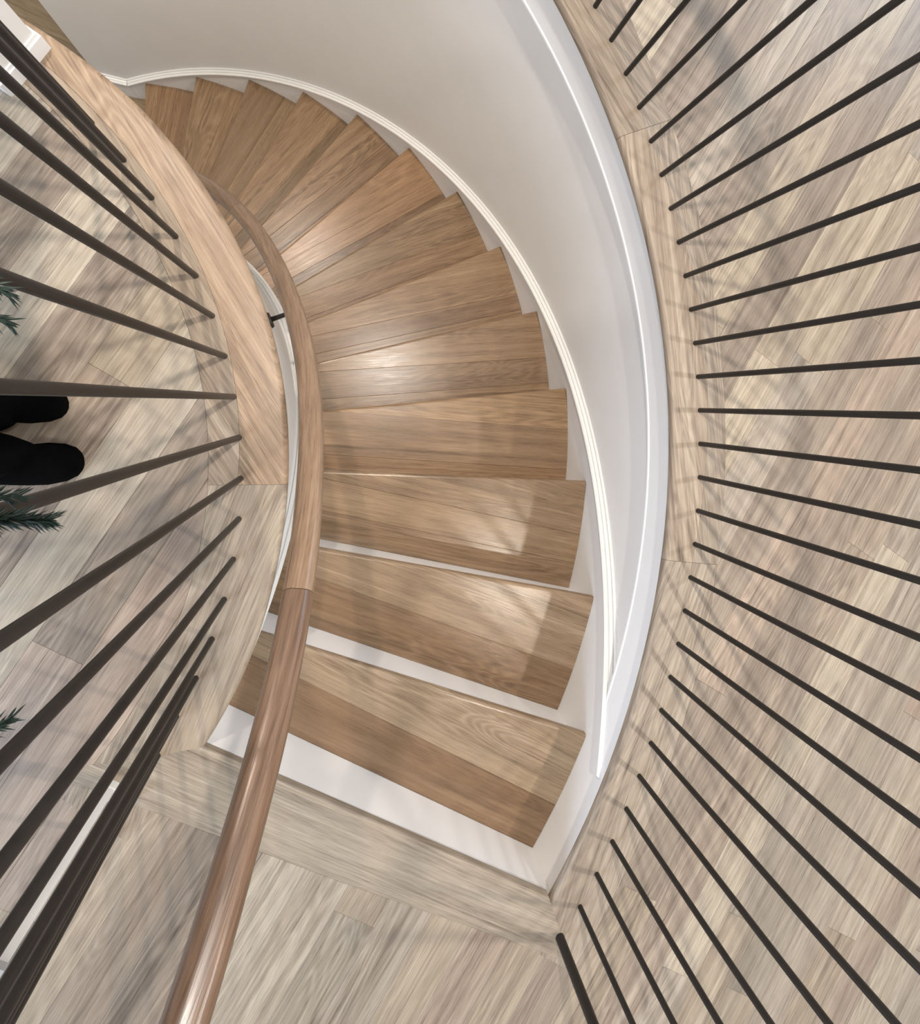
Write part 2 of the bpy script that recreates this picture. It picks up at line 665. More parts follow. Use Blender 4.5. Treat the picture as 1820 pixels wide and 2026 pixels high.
def curved_wall(name, face_pts, back_pts, z0, z1, mat):
    bm = bmesh.new()
    loop = face_pts + back_pts[::-1]
    a = [bm.verts.new((p.x, p.y, z0)) for p in loop]
    b = [bm.verts.new((p.x, p.y, z1)) for p in loop]
    n = len(loop)
    for i in range(n):
        f = bm.faces.new((a[i], a[(i + 1) % n], b[(i + 1) % n], b[i]))
        f.smooth = True
    m = len(face_pts)
    for vs in (a, b):
        for i in range(m - 1):
            bm.faces.new((vs[i], vs[i + 1], vs[n - 2 - i], vs[n - 1 - i]))
    bmesh.ops.recalc_face_normals(bm, faces=bm.faces[:])
    for e in bm.edges:
        if len(e.link_faces) == 2 and e.calc_face_angle(0) > R_(6):
            e.smooth = False
    return bm_obj(name, bm, mat)


back = [pol(CR, R_WALL + 0.10, d) for d in arange(-34.5, 92.6, 110)] + [wend + Vector((0.02, 0.10))]
w = curved_wall('wall_right', wpath + [wend], back, ZLOW, -0.031, M_WALL)
struct(w, 'curved greige wall around the outer side of the stairs', 'wall')
inner_f = [pol(CL, 1.250, d) for d in arange(-31.6, 110, 90)]
inner_b = [pol(CL, 1.15, d) for d in arange(-31.6, 110, 90)]
w = curved_wall('wall_left', inner_f, inner_b, ZLOW, -0.033, M_WALL)
struct(w, 'narrow curved white wall under the left floor edge beside the handrail', 'wall')
# fascia below the outer nosing
bm = bmesh.new()
rings = []
for d in arange(-32.6, 116, 148):
    zb = max(-0.160, -0.603 - 0.0222 * d)
    zb = min(zb, -0.033)
    k = 1.0 if zb < -0.159 else 0.0
    rings.append([bm.verts.new(pol(CR, 2.303 + a_, d, z_)) for a_, z_ in
                  ((0, -0.031), (0, zb + 0.012 * k), (-0.003 * k, zb + 0.009 * k), (-0.003 * k, zb + 0.003 * k), (0, zb), (0.0265, zb), (0.0265, -0.031))])
for r0, r1 in zip(rings, rings[1:]):
    for i in range(7):
        f = bm.faces.new((r0[i], r0[(i + 1) % 7], r1[(i + 1) % 7], r1[i]))
        f.smooth = True
bm.faces.new(rings[0][::-1])
bm.faces.new(rings[-1])
bmesh.ops.recalc_face_normals(bm, faces=bm.faces[:])
for e in bm.edges:
    if len(e.link_faces) == 2 and e.calc_face_angle(0) > R_(32):
        e.smooth = False
fas = bm_obj('trim', bm, M_TRIM)
fas.name = 'trim_1'
struct(fas, 'smooth white fascia board under the right floor edge', 'trim')

# outer skirt board and its moulded cap


def cap_z(d):
    return -0.599 - 0.0222 * d if d < 93 else -0.599 - 0.0222 * 93


CAP = [(0, -0.006), (0, 0.012), (0.005, 0.013), (0.008, 0.010), (0.0085, 0.001), (0.0125, 0.001), (0.013, 0.007), (0.022, 0.004), (0.0225, -0.004),
       (0.0265, -0.004), (0.027, 0.001), (0.034, -0.001), (0.037, -0.006), (0.036, -0.012), (0.014, -0.016)]


def skirt(name, c, r_face, r_wall, degs, zfn, drop, lab, extra=None):
    fr = arc_frames(c, degs, cst(0.0), lambda d: min(zfn(d), -0.034))
    sgn = -1 if r_wall > r_face else 1
    o = sweep(name, fr, [(r_face, 0.0), (r_face, -drop), (r_wall, -drop), (r_wall, 0.0)], M_TRIM)
    struct(o, lab, 'trim')
    cap = [(r_wall + sgn * q, h) for q, h in CAP]
    sweep('cap_moulding', [f for f in fr if f[0].z < -0.037], cap, M_CAP, o)
    return o


sk = skirt('trim_2', CR, R_TREAD, R_WALL, arange(-34, 92.6, 120), cap_z, 0.42,
           'white skirt board with moulded cap climbing the outer curved wall')
# level baseboard along the straight end of the outer wall
zc = cap_z(92.6)
sd = (wend - kink).normalized()
sn = Vector((sd.y, -sd.x))
if sn.dot(Vector((0, -1))) < 0:
    sn = -sn
for nm, prof, mt, par in (('baseboard_back', [(0.015, zc), (0.015, ZLOW), (0, ZLOW), (0, zc)], M_TRIM, None),):
    fr = [(Vector((kink.x, kink.y, 0)), Vector((sn.x, sn.y, 0)), UPV), (Vector((wend.x, wend.y, 0)), Vector((sn.x, sn.y, 0)), UPV)]
    bb = sweep(nm, fr, prof, mt, par, smooth=False)
    struct(bb, 'short white baseboard at the foot of the curved wall', 'baseboard')
    cp = [(q, h) for q, h in CAP]
    fr2 = [(f[0] + UPV * zc, f[1], UPV) for f in fr]
    sweep('cap_moulding', fr2, cp, M_CAP, bb)
# inner skirt
skirt('trim_3', CL, R_IN, 1.250, arange(-31.4, 100, 100), lambda d: -0.565 - 0.02175 * d, 0.42,
      'white skirt board along the inner curved wall under the handrail')

# stub wall that ends the left guard
bm = bmesh.new()


def stub_box(bm, along, thick_out, z0, z1):
    o = A_ST - U_ST * thick_out
    p = [o - D_ST * 0 + (-D_ST) * thick_out, o + U_ST * (0.125 + 2 * thick_out) - D_ST * thick_out,
         o + U_ST * (0.125 + 2 * thick_out) + D_ST * along, o + D_ST * along]
    a = [bm.verts.new((q.x, q.y, z0)) for q in p]
    b = [bm.verts.new((q.x, q.y, z1)) for q in p]
    bm.faces.new(a[::-1])
    bm.faces.new(b)
    for i in range(4):
        bm.faces.new((a[i], a[(i + 1) % 4], b[(i + 1) % 4], b[i]))


stub_box(bm, 2.1, 0.0, -0.0005, 2.72)
w = bm_obj('wall_back', bm, M_WALL)
struct(w, 'white stub wall end at the top left where the left guard stops', 'wall')
bm = bmesh.new()
stub_box(bm, 2.0, 0.008, -0.0003, 0.040)
stub_box(bm, 2.0, 0.004, 0.040, 0.048)
b_ = bm_obj('baseboard_left', bm, M_TRIM)
struct(b_, 'white baseboard wrapped around the stub wall end', 'baseboard')

# ------------------------------------------------------------------ lower hall
bm = bmesh.new()
box_bm(bm, -5.2, 3.2, -3.4, 5.6, ZLOW - 0.25, ZLOW - 0.02)
hall = bm_obj('floor', bm, M_SUB)
struct(hall, 'dim olive oak floor of the lower hall seen beyond the stair foot', 'floor')
HA = R_(-20)
hu, hv = Vector((math.cos(HA), math.sin(HA))), Vector((-math.sin(HA), math.cos(HA)))
hr = random.Random(3)
for k in range(-2, 12):
    u = -3.6 + hr.uniform(-0.4, 0.4)
    while u < 0.2:
        ln = hr.choice((0.9, 1.3, 1.7))
        base = Vector((0, 1.2))
        q = [base + hu * a + hv * b for a, b in ((u, k * 0.19), (u + ln - 0.001, k * 0.19), (u + ln - 0.001, k * 0.19 + 0.189), (u, k * 0.19 + 0.189))]
        prism('plank', q, ZLOW, 0.019, M_HALL, hall, hr.choice(((1, 1, 1), (0.85, 0.85, 0.83), (1.1, 1.08, 1.02), (0.92, 0.93, 0.9))),
              gc_frame(HA, hr.uniform(0, 50), base + hv * k * 0.19), 0.001)
        u += ln
bm = bmesh.new()
box_bm(bm, -5.3, 3.3, 5.6, 5.7, ZLOW, -0.3)
box_bm(bm, -5.3, -5.2, -3.4, 5.6, ZLOW, -0.3)
box_bm(bm, -5.3, 3.3, -3.5, -3.4, ZLOW, -0.3)
box_bm(bm, 3.2, 3.3, -3.4, 5.6, ZLOW, -0.3)
w = bm_obj('wall_lower', bm, M_WALL)
struct(w, 'walls of the lower hall beneath the upper floor', 'wall')

# ------------------------------------------------------------------ staircase
stair = empty('staircase', (CS.x, CS.y, ZLOW))
tag(stair, 'winding staircase with brown oak treads and white risers going down', 'staircase')
SI = stair.matrix_world.inverted() if False else Matrix.Translation((-CS.x, -CS.y, -ZLOW))


def keep_world(o):
    o.matrix_parent_inverse = SI.copy()
    return o


TB = [  # (front tints..., back) per tread: board widths measured from the riser, tints
    ((0.145, 0.30), [(0.80, 0.74, 0.70), (1.12, 1.19, 1.28), (1.15, 1.2, 1.25)]),
    ((0.150, 0.33), [(0.84, 0.78, 0.72), (1.10, 1.12, 1.14), (1.1, 1.1, 1.1)]),
    ((0.100, 0.215), [(0.92, 0.88, 0.84), (1.10, 1.08, 1.03), (1.02, 1.0, 0.96)]),
    ((0.060, 0.235), [(1.02, 0.92, 0.82), (1.0, 0.94, 0.86), (1.22, 1.14, 1.02)]),
    ((0.070, 0.190), [(0.95, 0.88, 0.80), (0.90, 0.84, 0.80), (1.05, 1.0, 0.95)]),
    ((0.080, 0.165), [(1.05, 0.98, 0.90), (0.92, 0.84, 0.80), (1.10, 1.05, 0.98)]),
    ((0.075, 0.185), [(1.02, 0.88, 0.76), (1.06, 0.96, 0.86), (0.98, 0.94, 0.86)]),
    ((0.115, 0.200), [(0.82, 0.74, 0.70), (1.22, 1.08, 0.96), (1.28, 1.12, 1.0)]),
    ((0.095, 0.190), [(0.88, 0.80, 0.74), (1.04, 0.98, 0.92), (1.12, 1.06, 1.0)]),
    ((0.150, 0.260), [(0.82, 0.78, 0.72), (1.12, 1.06, 0.96), (1.05, 0.98, 0.9)]),
    ((0.085, 0.180), [(0.78, 0.74, 0.68), (1.10, 1.08, 1.0), (0.86, 0.82, 0.76)]),
    ((0.075, 0.175), [(0.8, 0.76, 0.70), (1.14, 1.08, 0.98), (1.0, 0.96, 0.88)]),
    ((0.095, 0.20), [(0.92, 0.88, 0.82), (1.05, 0.96, 0.88), (1.12, 1.02, 0.92)]),
]
TH = 0.030
for i in range(1, NST + 1):
    z = -RISE * i
    a0 = NOSE[i - 1] - 0.95           # riser face at the back
    a1 = NOSE[i]
    bd = Vector((math.cos(R_(a0)), math.sin(R_(a0))))
    bn = Vector((-bd.y, bd.x))

    def hit(c, r, ang):
        """radial line from CS at ang meets circle (c, r)"""
        d = Vector((math.cos(R_(ang)), math.sin(R_(ang))))
        m = CS - c
        b = m.dot(d)
        return CS + d * (-b + math.sqrt(b * b - (m.dot(m) - r * r)))
    outl = []
    ns = 7
    for a in arange(a0, a1, ns):
        outl.append(hit(CR, R_TREAD - 0.0006, a))
    for a in arange(a1, a0, ns):
        outl.append(hit(CL, R_IN + 0.0006, a))
    (w1, w2), tints = TB[i - 1]
    lines = [-0.02, w1, w2, 0.62]
    if i == 4:   # small wedge at the wall side of the back edge
        pass
    cellsb = []
    for b0, b1 in zip(lines, lines[1:]):
        cellsb.append([CS + bd * s + bn * t for s, t in ((1.0, b0 + 0.0002), (2.6, b0 + 0.0002), (2.6, b1 - 0.0002), (1.0, b1 - 0.0002))])
    nd = Vector((math.cos(R_(a1)), math.sin(R_(a1))))
    nn = Vector((-nd.y, nd.x))
    isn = lambda p: abs((p - CS).dot(nn)) < 0.0012
    got = cdt_pieces(cellsb, keep=outl)
    got.sort(key=lambda g: -max((p - CS).dot(bn) for p in g[1]))
    root = None
    for ci, loop in got:
        s = rnd.uniform(0, 60)
        o = prism('tread' if root is None else 'board', loop, z, TH, M_TREAD, stair if root is None else root, tints[ci],
                  gc_frame(R_(a0), s, CS), 0.0008, nose=isn, nose_r=0.010)
        if root is None:
            root = keep_world(o)
        else:
            o.matrix_parent_inverse = SI.copy()
            o.matrix_parent_inverse = Matrix.Identity(4)
for i in range(1, 15):
    z0 = -RISE * i
    z1 = -RISE * (i - 1) - (TH if i > 1 else 0.031)
    a = NOSE[i - 1] - 0.95
    d = Vector((math.cos(R_(a)), math.sin(R_(a))))
    nb = Vector((-d.y, d.x))
    m = CS - CR
    bb_ = m.dot(d)
    so = -bb_ + math.sqrt(bb_ * bb_ - (m.dot(m) - (R_TREAD - 0.0005) ** 2))
    m = CS - CL
    bb_ = m.dot(d)
    si = -bb_ + math.sqrt(bb_ * bb_ - (m.dot(m) - (R_IN + 0.0005) ** 2))
    bm = bmesh.new()
    q = [CS + d * si + nb * 0.0, CS + d * so + nb * 0.0, CS + d * so - nb * 0.018, CS + d * si - nb * 0.018]
    a_ = [bm.verts.new((p.x, p.y, z0 + 0.0003)) for p in q]
    b_ = [bm.verts.new((p.x, p.y, z1 - 0.0002)) for p in q]
    bm.faces.new(a_)
    bm.faces.new(b_)
    for k in range(4):
        bm.faces.new((a_[k], a_[(k + 1) % 4], b_[(k + 1) % 4], b_[k]))
    keep_world(bm_obj('riser', bm, M_TRIM, stair))

# ------------------------------------------------------------------ handrail


def rail_z(d):
    return 0.173 - 0.0219 * d


RW = 0.0275
prof = []
for cx, cz, rr, a0 in ((RW - 0.020, 0.030 - 0.020, 0.020, 0), (-RW + 0.020, 0.030 - 0.020, 0.020, 90)):
    for k in range(6):
        a = R_(a0 + 90 * k / 5)
        prof.append((cx + rr * math.cos(a), cz + rr * math.sin(a)))
prof += [(-RW, -0.004), (-RW + 0.0035, -0.008), (-RW + 0.0035, -0.012), (-RW + 0.001, -0.016), (-RW + 0.003, -0.030),
         (RW - 0.003, -0.030), (RW - 0.001, -0.016), (RW - 0.0035, -0.012), (RW - 0.0035, -0.008), (RW, -0.004)]
R_RAIL = lerp_table([(-30, 1.378), (-24, 1.374), (-19, 1.369), (-10, 1.366), (0, 1.362), (10, 1.3625), (20, 1.358), (40, 1.358), (95, 1.358)])
hand = empty('handrail', (pol(CL, 1.36, -7).x, pol(CL, 1.36, -7).y, rail_z(-7)))
tag(hand, 'rounded warm oak handrail curving down the inner side of the stairs', 'handrail')
HI = Matrix.Translation(hand.location).inverted()


def rail_seg(frames, tint, seed):
    o = sweep('rail_section', frames, prof, M_RAIL, hand, tint)
    me = o.data
    n = len(prof)
    a = me.attributes.new('gc', 'FLOAT_VECTOR', 'POINT')
    acc, run, prev = [], 0.0, None
    per = [0.0]
    for (x0, y0), (x1, y1) in zip(prof, prof[1:]):
        per.append(per[-1] + math.hypot(x1 - x0, y1 - y0))
    for p, s, u in frames:
        if prev is not None:
            run += (p - prev).length
        prev = p
        for j in range(n):
            # laminated rail: grain crosses the curve at a slight slant
            acc.extend((run + seed * 2.0, per[j] * 0.8 + run * 0.035, seed))
    a.data.foreach_set('vector', acc)
    o.matrix_parent_inverse = HI.copy()
    return o


def rail_arc(d0, d1, n):
    out = []
    for d in arange(d0, d1, n):
        t = R_(d)
        s = Vector((math.cos(t), math.sin(t), 0))
        tan = Vector((-math.sin(t) * 1.36, math.cos(t) * 1.36, -0.0219 / R_(1))).normalized()
        u = s.cross(tan)
        if u.z < 0:
            u = -u
        out.append((Vector((CL.x, CL.y, 0)) + s * R_RAIL(d) + UPV * rail_z(d), s, u))
    return out


lower = rail_arc(-26, -7.7, 24)
p0, s0, u0 = lower[0]
t0 = Vector((math.sin(R_(-26)), -math.cos(R_(-26)), 0))
lead = []
for k, q in enumerate(arange(1.05, 0.0, 12)[:-1]):
    zz = rail_z(-26) + 0.9 * (1 - math.exp(-q / 0.27)) * 0.27
    lead.append((Vector((p0.x, p0.y, 0)) + t0 * q + UPV * zz, s0, u0.lerp(UPV, min(1, q * 2)).normalized()))
rail_seg(lead + lower, (0.62, 0.56, 0.53), 4.0)
rail_seg(rail_arc(-7.66, 39.0, 50), (0.92, 0.88, 0.83), 11.0)
rail_seg(rail_arc(39.04, 112, 60), (0.74, 0.71, 0.68), 17.0)
# post that carries the upper end, outside the frame
ep = lead[0][0]
bm = bmesh.new()
tube_bm(bm, [(ep.x, ep.y, 0.0), (ep.x, ep.y, ep.z - 0.02)], 0.02, 16)
o = bm_obj('newel_post', bm, M_IRON, hand, smooth=False)
o.matrix_parent_inverse = HI.copy()
# wall bracket
bt = 21.2
bs = Vector((math.cos(R_(bt)), math.sin(R_(bt)), 0))
btan = Vector((-bs.y, bs.x, -0.0219 / R_(1) / 1.30)).normalized()
bw = Vector((CL.x, CL.y, 0)) + bs * 1.2505 + UPV * -0.625 + Vector((-bs.y, bs.x, 0)) * 0.010
bm = bmesh.new()
mtx = Matrix((bs, bs.cross(btan) * -1 if False else UPV, Vector((-bs.y, bs.x, 0)))).transposed()
vsn = []
for k in range(2):
    ring = []
    for j in range(18):
        a = 2 * PI * j / 18
        rr = (0.030, 0.030) if k == 0 else (0.026, 0.026)
        ring.append(bm.verts.new(bw + bs * (0.0 if k == 0 else 0.009) + Vector((-bs.y, bs.x, 0)) * rr[0] * math.cos(a) + UPV * rr[1] * math.sin(a)))
    vsn.append(ring)
for j in range(18):
    bm.faces.new((vsn[0][j], vsn[0][(j + 1) % 18], vsn[1][(j + 1) % 18], vsn[1][j]))
bm.faces.new(vsn[0])
bm.faces.new(vsn[1])
br = bm_obj('bracket', bm, M_IRON, hand)
br.matrix_parent_inverse = HI.copy()
br['label'] = 'dark metal wall bracket'
bm = bmesh.new()
zr = rail_z(bt) - 0.031
pth = [bw + bs * 0.004 + UPV * 0.004, bw + bs * 0.050 + UPV * 0.004, bw + bs * 0.085 + UPV * 0.020, bw + bs * 0.104 + UPV * 0.075,
       Vector((CL.x, CL.y, 0)) + bs * 1.358 + UPV * (zr - 0.012), Vector((CL.x, CL.y, 0)) + bs * 1.358 + UPV * (zr + 0.004)]
tube_bm(bm, pth, [0.009, 0.008, 0.008, 0.008, 0.008, 0.011], 10)
o = bm_obj('bracket_arm', bm, M_IRON, br, smooth=True)

# ------------------------------------------------------------------ guards
BR = 0.0071


def bar_mesh(h, r):
    bm = bmesh.new()
    tube_bm(bm, [(0, 0, 0), (0, 0, h)], r, 14)
    for e in bm.edges:
        if abs(e.verts[0].co.z - e.verts[1].co.z) < 1e-6:
            e.smooth = False
    for f in bm.faces:
        f.smooth = True
    me = bpy.data.meshes.new('baluster')
    bm.to_mesh(me)
    bm.free()
    me.materials.append(M_IRON)
    return me


def guard(name, base, label, cells_, h, rail_frames, rail_mat=M_IRON, newels=()):
    g = empty(name, base)
    tag(g, label, 'railing')
    inv = Matrix.Translation(base).inverted()
    me = bar_mesh(h, BR)
    for p in cells_:
        o = bpy.data.objects.new('baluster', me)
        o.location = (p.x, p.y, -0.001)
        link(o, g)
        o.matrix_parent_inverse = inv.copy()
    for p, r in newels:
        o = bpy.data.objects.new('newel_post', bar_mesh(h + 0.03, r))
        o.location = (p.x, p.y, -0.001)
        link(o, g)
        o.matrix_parent_inverse = inv.copy()
    o = sweep('top_rail', rail_frames, roundbox(-0.022, 0.022, -0.016, 0.016, 0.006, 2), rail_mat, g)
    o.matrix_parent_inverse = inv.copy()
    return g


newR = Vector((0.5525, -1.4735))
barsR = [pol(CR, 2.3737, 30.574 - 2.324 * k) for k in range(-6, 28)]
frR = arc_frames(CR, arange(45, -31.5, 60), cst(2.3737), cst(0.975))
frR.append((Vector((newR.x, newR.y, 0.975)), frR[-1][1], UPV))
guard('stair_guard', (1.0, -0.13, 0), 'dark metal guard of thin round balusters along the right floor edge', barsR, 0.97, frR, newels=[(newR, 0.0128)])
barsL = [pol(CL, 1.1875, 42.306 - 4.749 * k - 0.12 + 0.33 * ((k - 8) / 8.0) ** 2) for k in range(16)] + [pol(CL, 1.198, -33.45)]
dR = Vector((-0.4553, -0.8312)).normalized()
lastL = barsL[-1]
extra = [lastL + lastL.normalized() * 0.096 * k for k in (1, 2)]
frL = arc_frames(CL, arange(53.5, -33.5, 60), cst(1.1875), cst(0.985))
ex = lastL + lastL.normalized() * 0.22
frL.append((Vector((ex.x, ex.y, 0.985)), frL[-1][1], UPV))
guard('stair_guard', (-0.27, -0.17, 0), 'dark metal guard of thin round balusters along the left floor edge by the boots', barsL + extra, 0.975, frL)

# slim white post standing on the floor behind the lower left balusters
wp = empty('white_post', (-0.556, -0.889, 0))
tag(wp, 'slim white upright post glimpsed between the dark balusters at lower left', 'post')
bm = bmesh.new()
box_bm(bm, -0.014, 0.014, -0.014, 0.014, 0.02, 0.40)
bmesh.ops.bevel(bm, geom=bm.edges[:], offset=0.002, segments=1, affect='EDGES')
o = bm_obj('shaft', bm, M_WHITE, wp)
bm = bmesh.new()
box_bm(bm, -0.0155, 0.0155, -0.0155, 0.0155, -0.0008, 0.02)
bm_obj('foot', bm, M_WHITE, wp)
bm = bmesh.new()
box_bm(bm, -0.0155, 0.0155, -0.0155, 0.0155, 0.40, 0.412)
bm_obj('cap', bm, plain('grey_cap', (0.45, 0.45, 0.45), 0.5), wp)
wp.rotation_euler = (0, 0, R_(57))

# ------------------------------------------------------------------ garland on the left guard
gar = empty('fir_garland', (pol(CL, 1.1875, 0).x, pol(CL, 1.1875, 0).y, 0.99))
tag(gar, 'dark green fir garland on the left guard with sprig tips poking into view', 'garland')
GI = Matrix.Translation(gar.location).inverted()
bm = bmesh.new()
gp = [pol(CL, 1.180 + 0.004 * math.sin(d), d, 1.012 + 0.006 * math.sin(d * 0.7)) for d in arange(34, -26, 40)]
tube_bm(bm, gp, 0.006, 6)
o = bm_obj('stem', bm, M_TWIG, gar, smooth=True)
o.matrix_parent_inverse = GI.copy()
grng = random.Random(12)


def sprig(base, tip, n, nl, spread=0.9, seed=0):
    rg = random.Random(seed)
    base, tip = Vector(base), Vector(tip)
    ax = (tip - base)
    L0 = ax.length
    axn = ax.normalized()
    bm = bmesh.new()
    sag = Vector((0, 0, -0.006))
    pts = [base + ax * t + sag * (t * t) for t in (0, 0.35, 0.7, 1.0)]
    tube_bm(bm, pts, [0.0016, 0.0014, 0.0011, 0.0007], 5)
    nst = len(bm.faces)
    for k in range(n):
        t = (k + rg.random()) / n
        p = base + ax * t + sag * t * t
        side = axn.orthogonal().normalized()
        side.rotate(Matrix.Rotation(rg.uniform(0, 2 * PI), 3, axn))
        dr = (axn * rg.uniform(0.55, 1.0) + side * spread * rg.uniform(0.5, 1.0)).normalized()
        ln = nl * rg.uniform(0.65, 1.1) * (1.0 - 0.35 * t)
        w = 0.0011 * rg.uniform(0.8, 1.3)
        a = dr.orthogonal().normalized() * w
        b = dr.cross(a.normalized()) * w * 0.6
        q = [bm.verts.new(p + x) for x in (a, b, -a, -b)]
        m = [bm.verts.new(p + dr * ln * 0.6 + x * 0.9) for x in (a, b, -a, -b)]
        e = bm.verts.new(p + dr * ln)
        for j in range(4):
            f1 = bm.faces.new((q[j], q[(j + 1) % 4], m[(j + 1) % 4], m[j]))
            f2 = bm.faces.new((m[j], m[(j + 1) % 4], e))
    o = bm_obj('sprig', bm, M_NEEDLE, gar)
    o.matrix_parent_inverse = GI.copy()
    return o


sprig((-0.300, -0.070, 0.955), (-0.2235, -0.0885, 0.90), 300, 0.022, 0.8, 1)
sprig((-0.300, -0.060, 0.965), (-0.2400, -0.0690, 0.905), 150, 0.020, 0.8, 2)
sprig((-0.300, 0.110, 0.96), (-0.2460, 0.0790, 0.903), 140, 0.021, 0.75, 3)
sprig((-0.300, 0.075, 0.955), (-0.2470, 0.0590, 0.903), 110, 0.022, 0.75, 4)
sprig((-0.320, -0.250, 0.955), (-0.2500, -0.2350, 0.902), 150, 0.020, 0.75, 5)
for k, d in enumerate(arange(34, -26, 34)):
    b0 = pol(CL, 1.180, d, 1.012)
    for j in range(2):
        a = grng.uniform(0, 2 * PI)
        rad = Vector((math.cos(R_(d)), math.sin(R_(d)), 0))
        tn = Vector((-rad.y, rad.x, 0))
        dirv = (tn * grng.uniform(-1, 1) - rad * grng.uniform(0.0, 0.9) + UPV * grng.uniform(0.0, 0.8)).normalized()
        sprig(b0, b0 + dirv * grng.uniform(0.05, 0.08), 60, 0.02, 0.75, 100 + 2 * k + j)

# ------------------------------------------------------------------ person behind the left guard
person = empty('person', (-0.80, -0.075, 0))
tag(person, 'person in black shoes and black trousers standing behind the left guard', 'person')
PINV = Matrix.Translation(person.location).inverted()


def shoe(toe, heading, length=0.275, width=0.098):
    """shoe outline lofted from sole to upper; toe point at `toe`, heading in degrees"""
    t = R_(heading)
    fwd = Vector((math.cos(t), math.sin(t), 0))
    sd_ = Vector((-fwd.y, fwd.x, 0))
    # stations from the heel (0) to the toe (1): half width, top height
    stn = [(0.0, 0.55, 0.055), (0.04, 0.72, 0.075), (0.15, 0.80, 0.095), (0.30, 0.78, 0.105), (0.45, 0.82, 0.085), (0.60, 0.96, 0.065),
           (0.75, 1.0, 0.052), (0.87, 0.90, 0.046), (0.95, 0.68, 0.040), (0.985, 0.42, 0.034), (1.0, 0.16, 0.026)]
    up = bmesh.new()
    rings = []
    for s, hw, ht in stn:
        c = Vector((toe[0], toe[1], 0)) - fwd * length * (1 - s)
        hw *= width / 2
        ring = []
        for k in range(13):
            a = PI * k / 12
            ring.append(up.verts.new(c + sd_ * hw * math.cos(a) * (1.0 if 0 < k < 12 else 0.98) + UPV * (0.012 + (ht - 0.012) * (math.sin(a) ** 0.7 if math.sin(a) > 0 else 0))))
        rings.append(ring)
    for r0, r1 in zip(rings, rings[1:]):
        for k in range(12):
            up.faces.new((r0[k], r0[k + 1], r1[k + 1], r1[k]))
    for r in (rings[0], rings[-1]):
        up.faces.new(r)
    for r0, r1 in zip(rings, rings[1:]):
        up.faces.new((r0[0], r1[0], r1[12], r0[12]))
    o = bm_obj('shoe', up, M_SHOE, person, smooth=True)
    o.matrix_parent_inverse = PINV.copy()
    so = bmesh.new()
    lo = []
    for s, hw, ht in stn:
        c = Vector((toe[0], toe[1], 0)) - fwd * length * (1 - s)
        lo.append((c + sd_ * hw * width * 0.52, c - sd_ * hw * width * 0.52))
    outl_ = [a for a, b in lo] + [b for a, b in lo][::-1]
    a_ = [so.verts.new(p + UPV * -0.0005) for p in outl_]
    b_ = [so.verts.new(p + UPV * 0.013) for p in outl_]
    n_ = len(outl_)
    for i_ in range(n_):
        so.faces.new((a_[i_], a_[(i_ + 1) % n_], b_[(i_ + 1) % n_], b_[i_]))
    m_ = len(lo)
    for vs_ in (a_, b_):
        for i_ in range(m_ - 1):
            so.faces.new((vs_[i_], vs_[i_ + 1], vs_[n_ - 2 - i_], vs_[n_ - 1 - i_]))
    bm_obj('sole', so, M_SHOE, o)
    # lacing
    la = bmesh.new()
    for k in range(4):
        s = 0.44 + 0.055 * k
        c = Vector((toe[0], toe[1], 0)) - fwd * length * (1 - s)
        hz = 0.086 - 0.0095 * k
        tube_bm(la, [c + sd_ * 0.018 + UPV * (hz - 0.003), c + UPV * (hz + 0.003), c - sd_ * 0.018 + UPV * (hz - 0.003)], 0.0022, 6)
    bm_obj('laces', la, M_SHOE, o)
    return o


shoe((-0.600, -0.134), 3, width=0.090)
shoe((-0.630, -0.007), -2, width=0.082)


def cuff(cx, cy, rx, ry):
    bm = bmesh.new()
    rings = []
    for z, k, dx in ((0.022, 1.0, 0.0), (0.030, 1.03, 0.0), (0.10, 0.90, -0.006), (0.22, 0.78, -0.016), (0.36, 0.72, -0.024)):
        rings.append([bm.verts.new((cx + dx + rx * k * math.cos(a) * (1 + 0.05 * math.sin(5 * a)), cy + ry * k * math.sin(a) * (1 + 0.05 * math.cos(4 * a)), z))
                      for a in [2 * PI * j / 28 for j in range(28)]])
    for r0, r1 in zip(rings, rings[1:]):
        for j in range(28):
            bm.faces.new((r0[j], r0[(j + 1) % 28], r1[(j + 1) % 28], r1[j]))
    o = bm_obj('trouser_cuff', bm, M_BLACK, person, smooth=True)
    o.matrix_parent_inverse = PINV.copy()


cuff(-0.770, -0.118, 0.096, 0.050)
cuff(-0.800, -0.024, 0.092, 0.046)


def skinned(name, verts, edges, mat, parent, inv, root=0, sub=2):
    me = bpy.data.meshes.new(name)
    me.from_pydata([v[0] for v in verts], edges, [])
    o = mesh_obj(name, me, mat, parent)
    o.matrix_parent_inverse = inv.copy()
    md = o.modifiers.new('skin', 'SKIN')
    sk_ = me.skin_vertices[0].data
    for v, s in zip(verts, sk_):
        s.radius = v[1] if isinstance(v[1], tuple) else (v[1], v[1])
        s.use_root = False
    sk_[root].use_root = True
    md.use_smooth_shade = True
    s2 = o.modifiers.new('sub', 'SUBSURF')
    s2.levels = s2.render_levels = sub
    return o


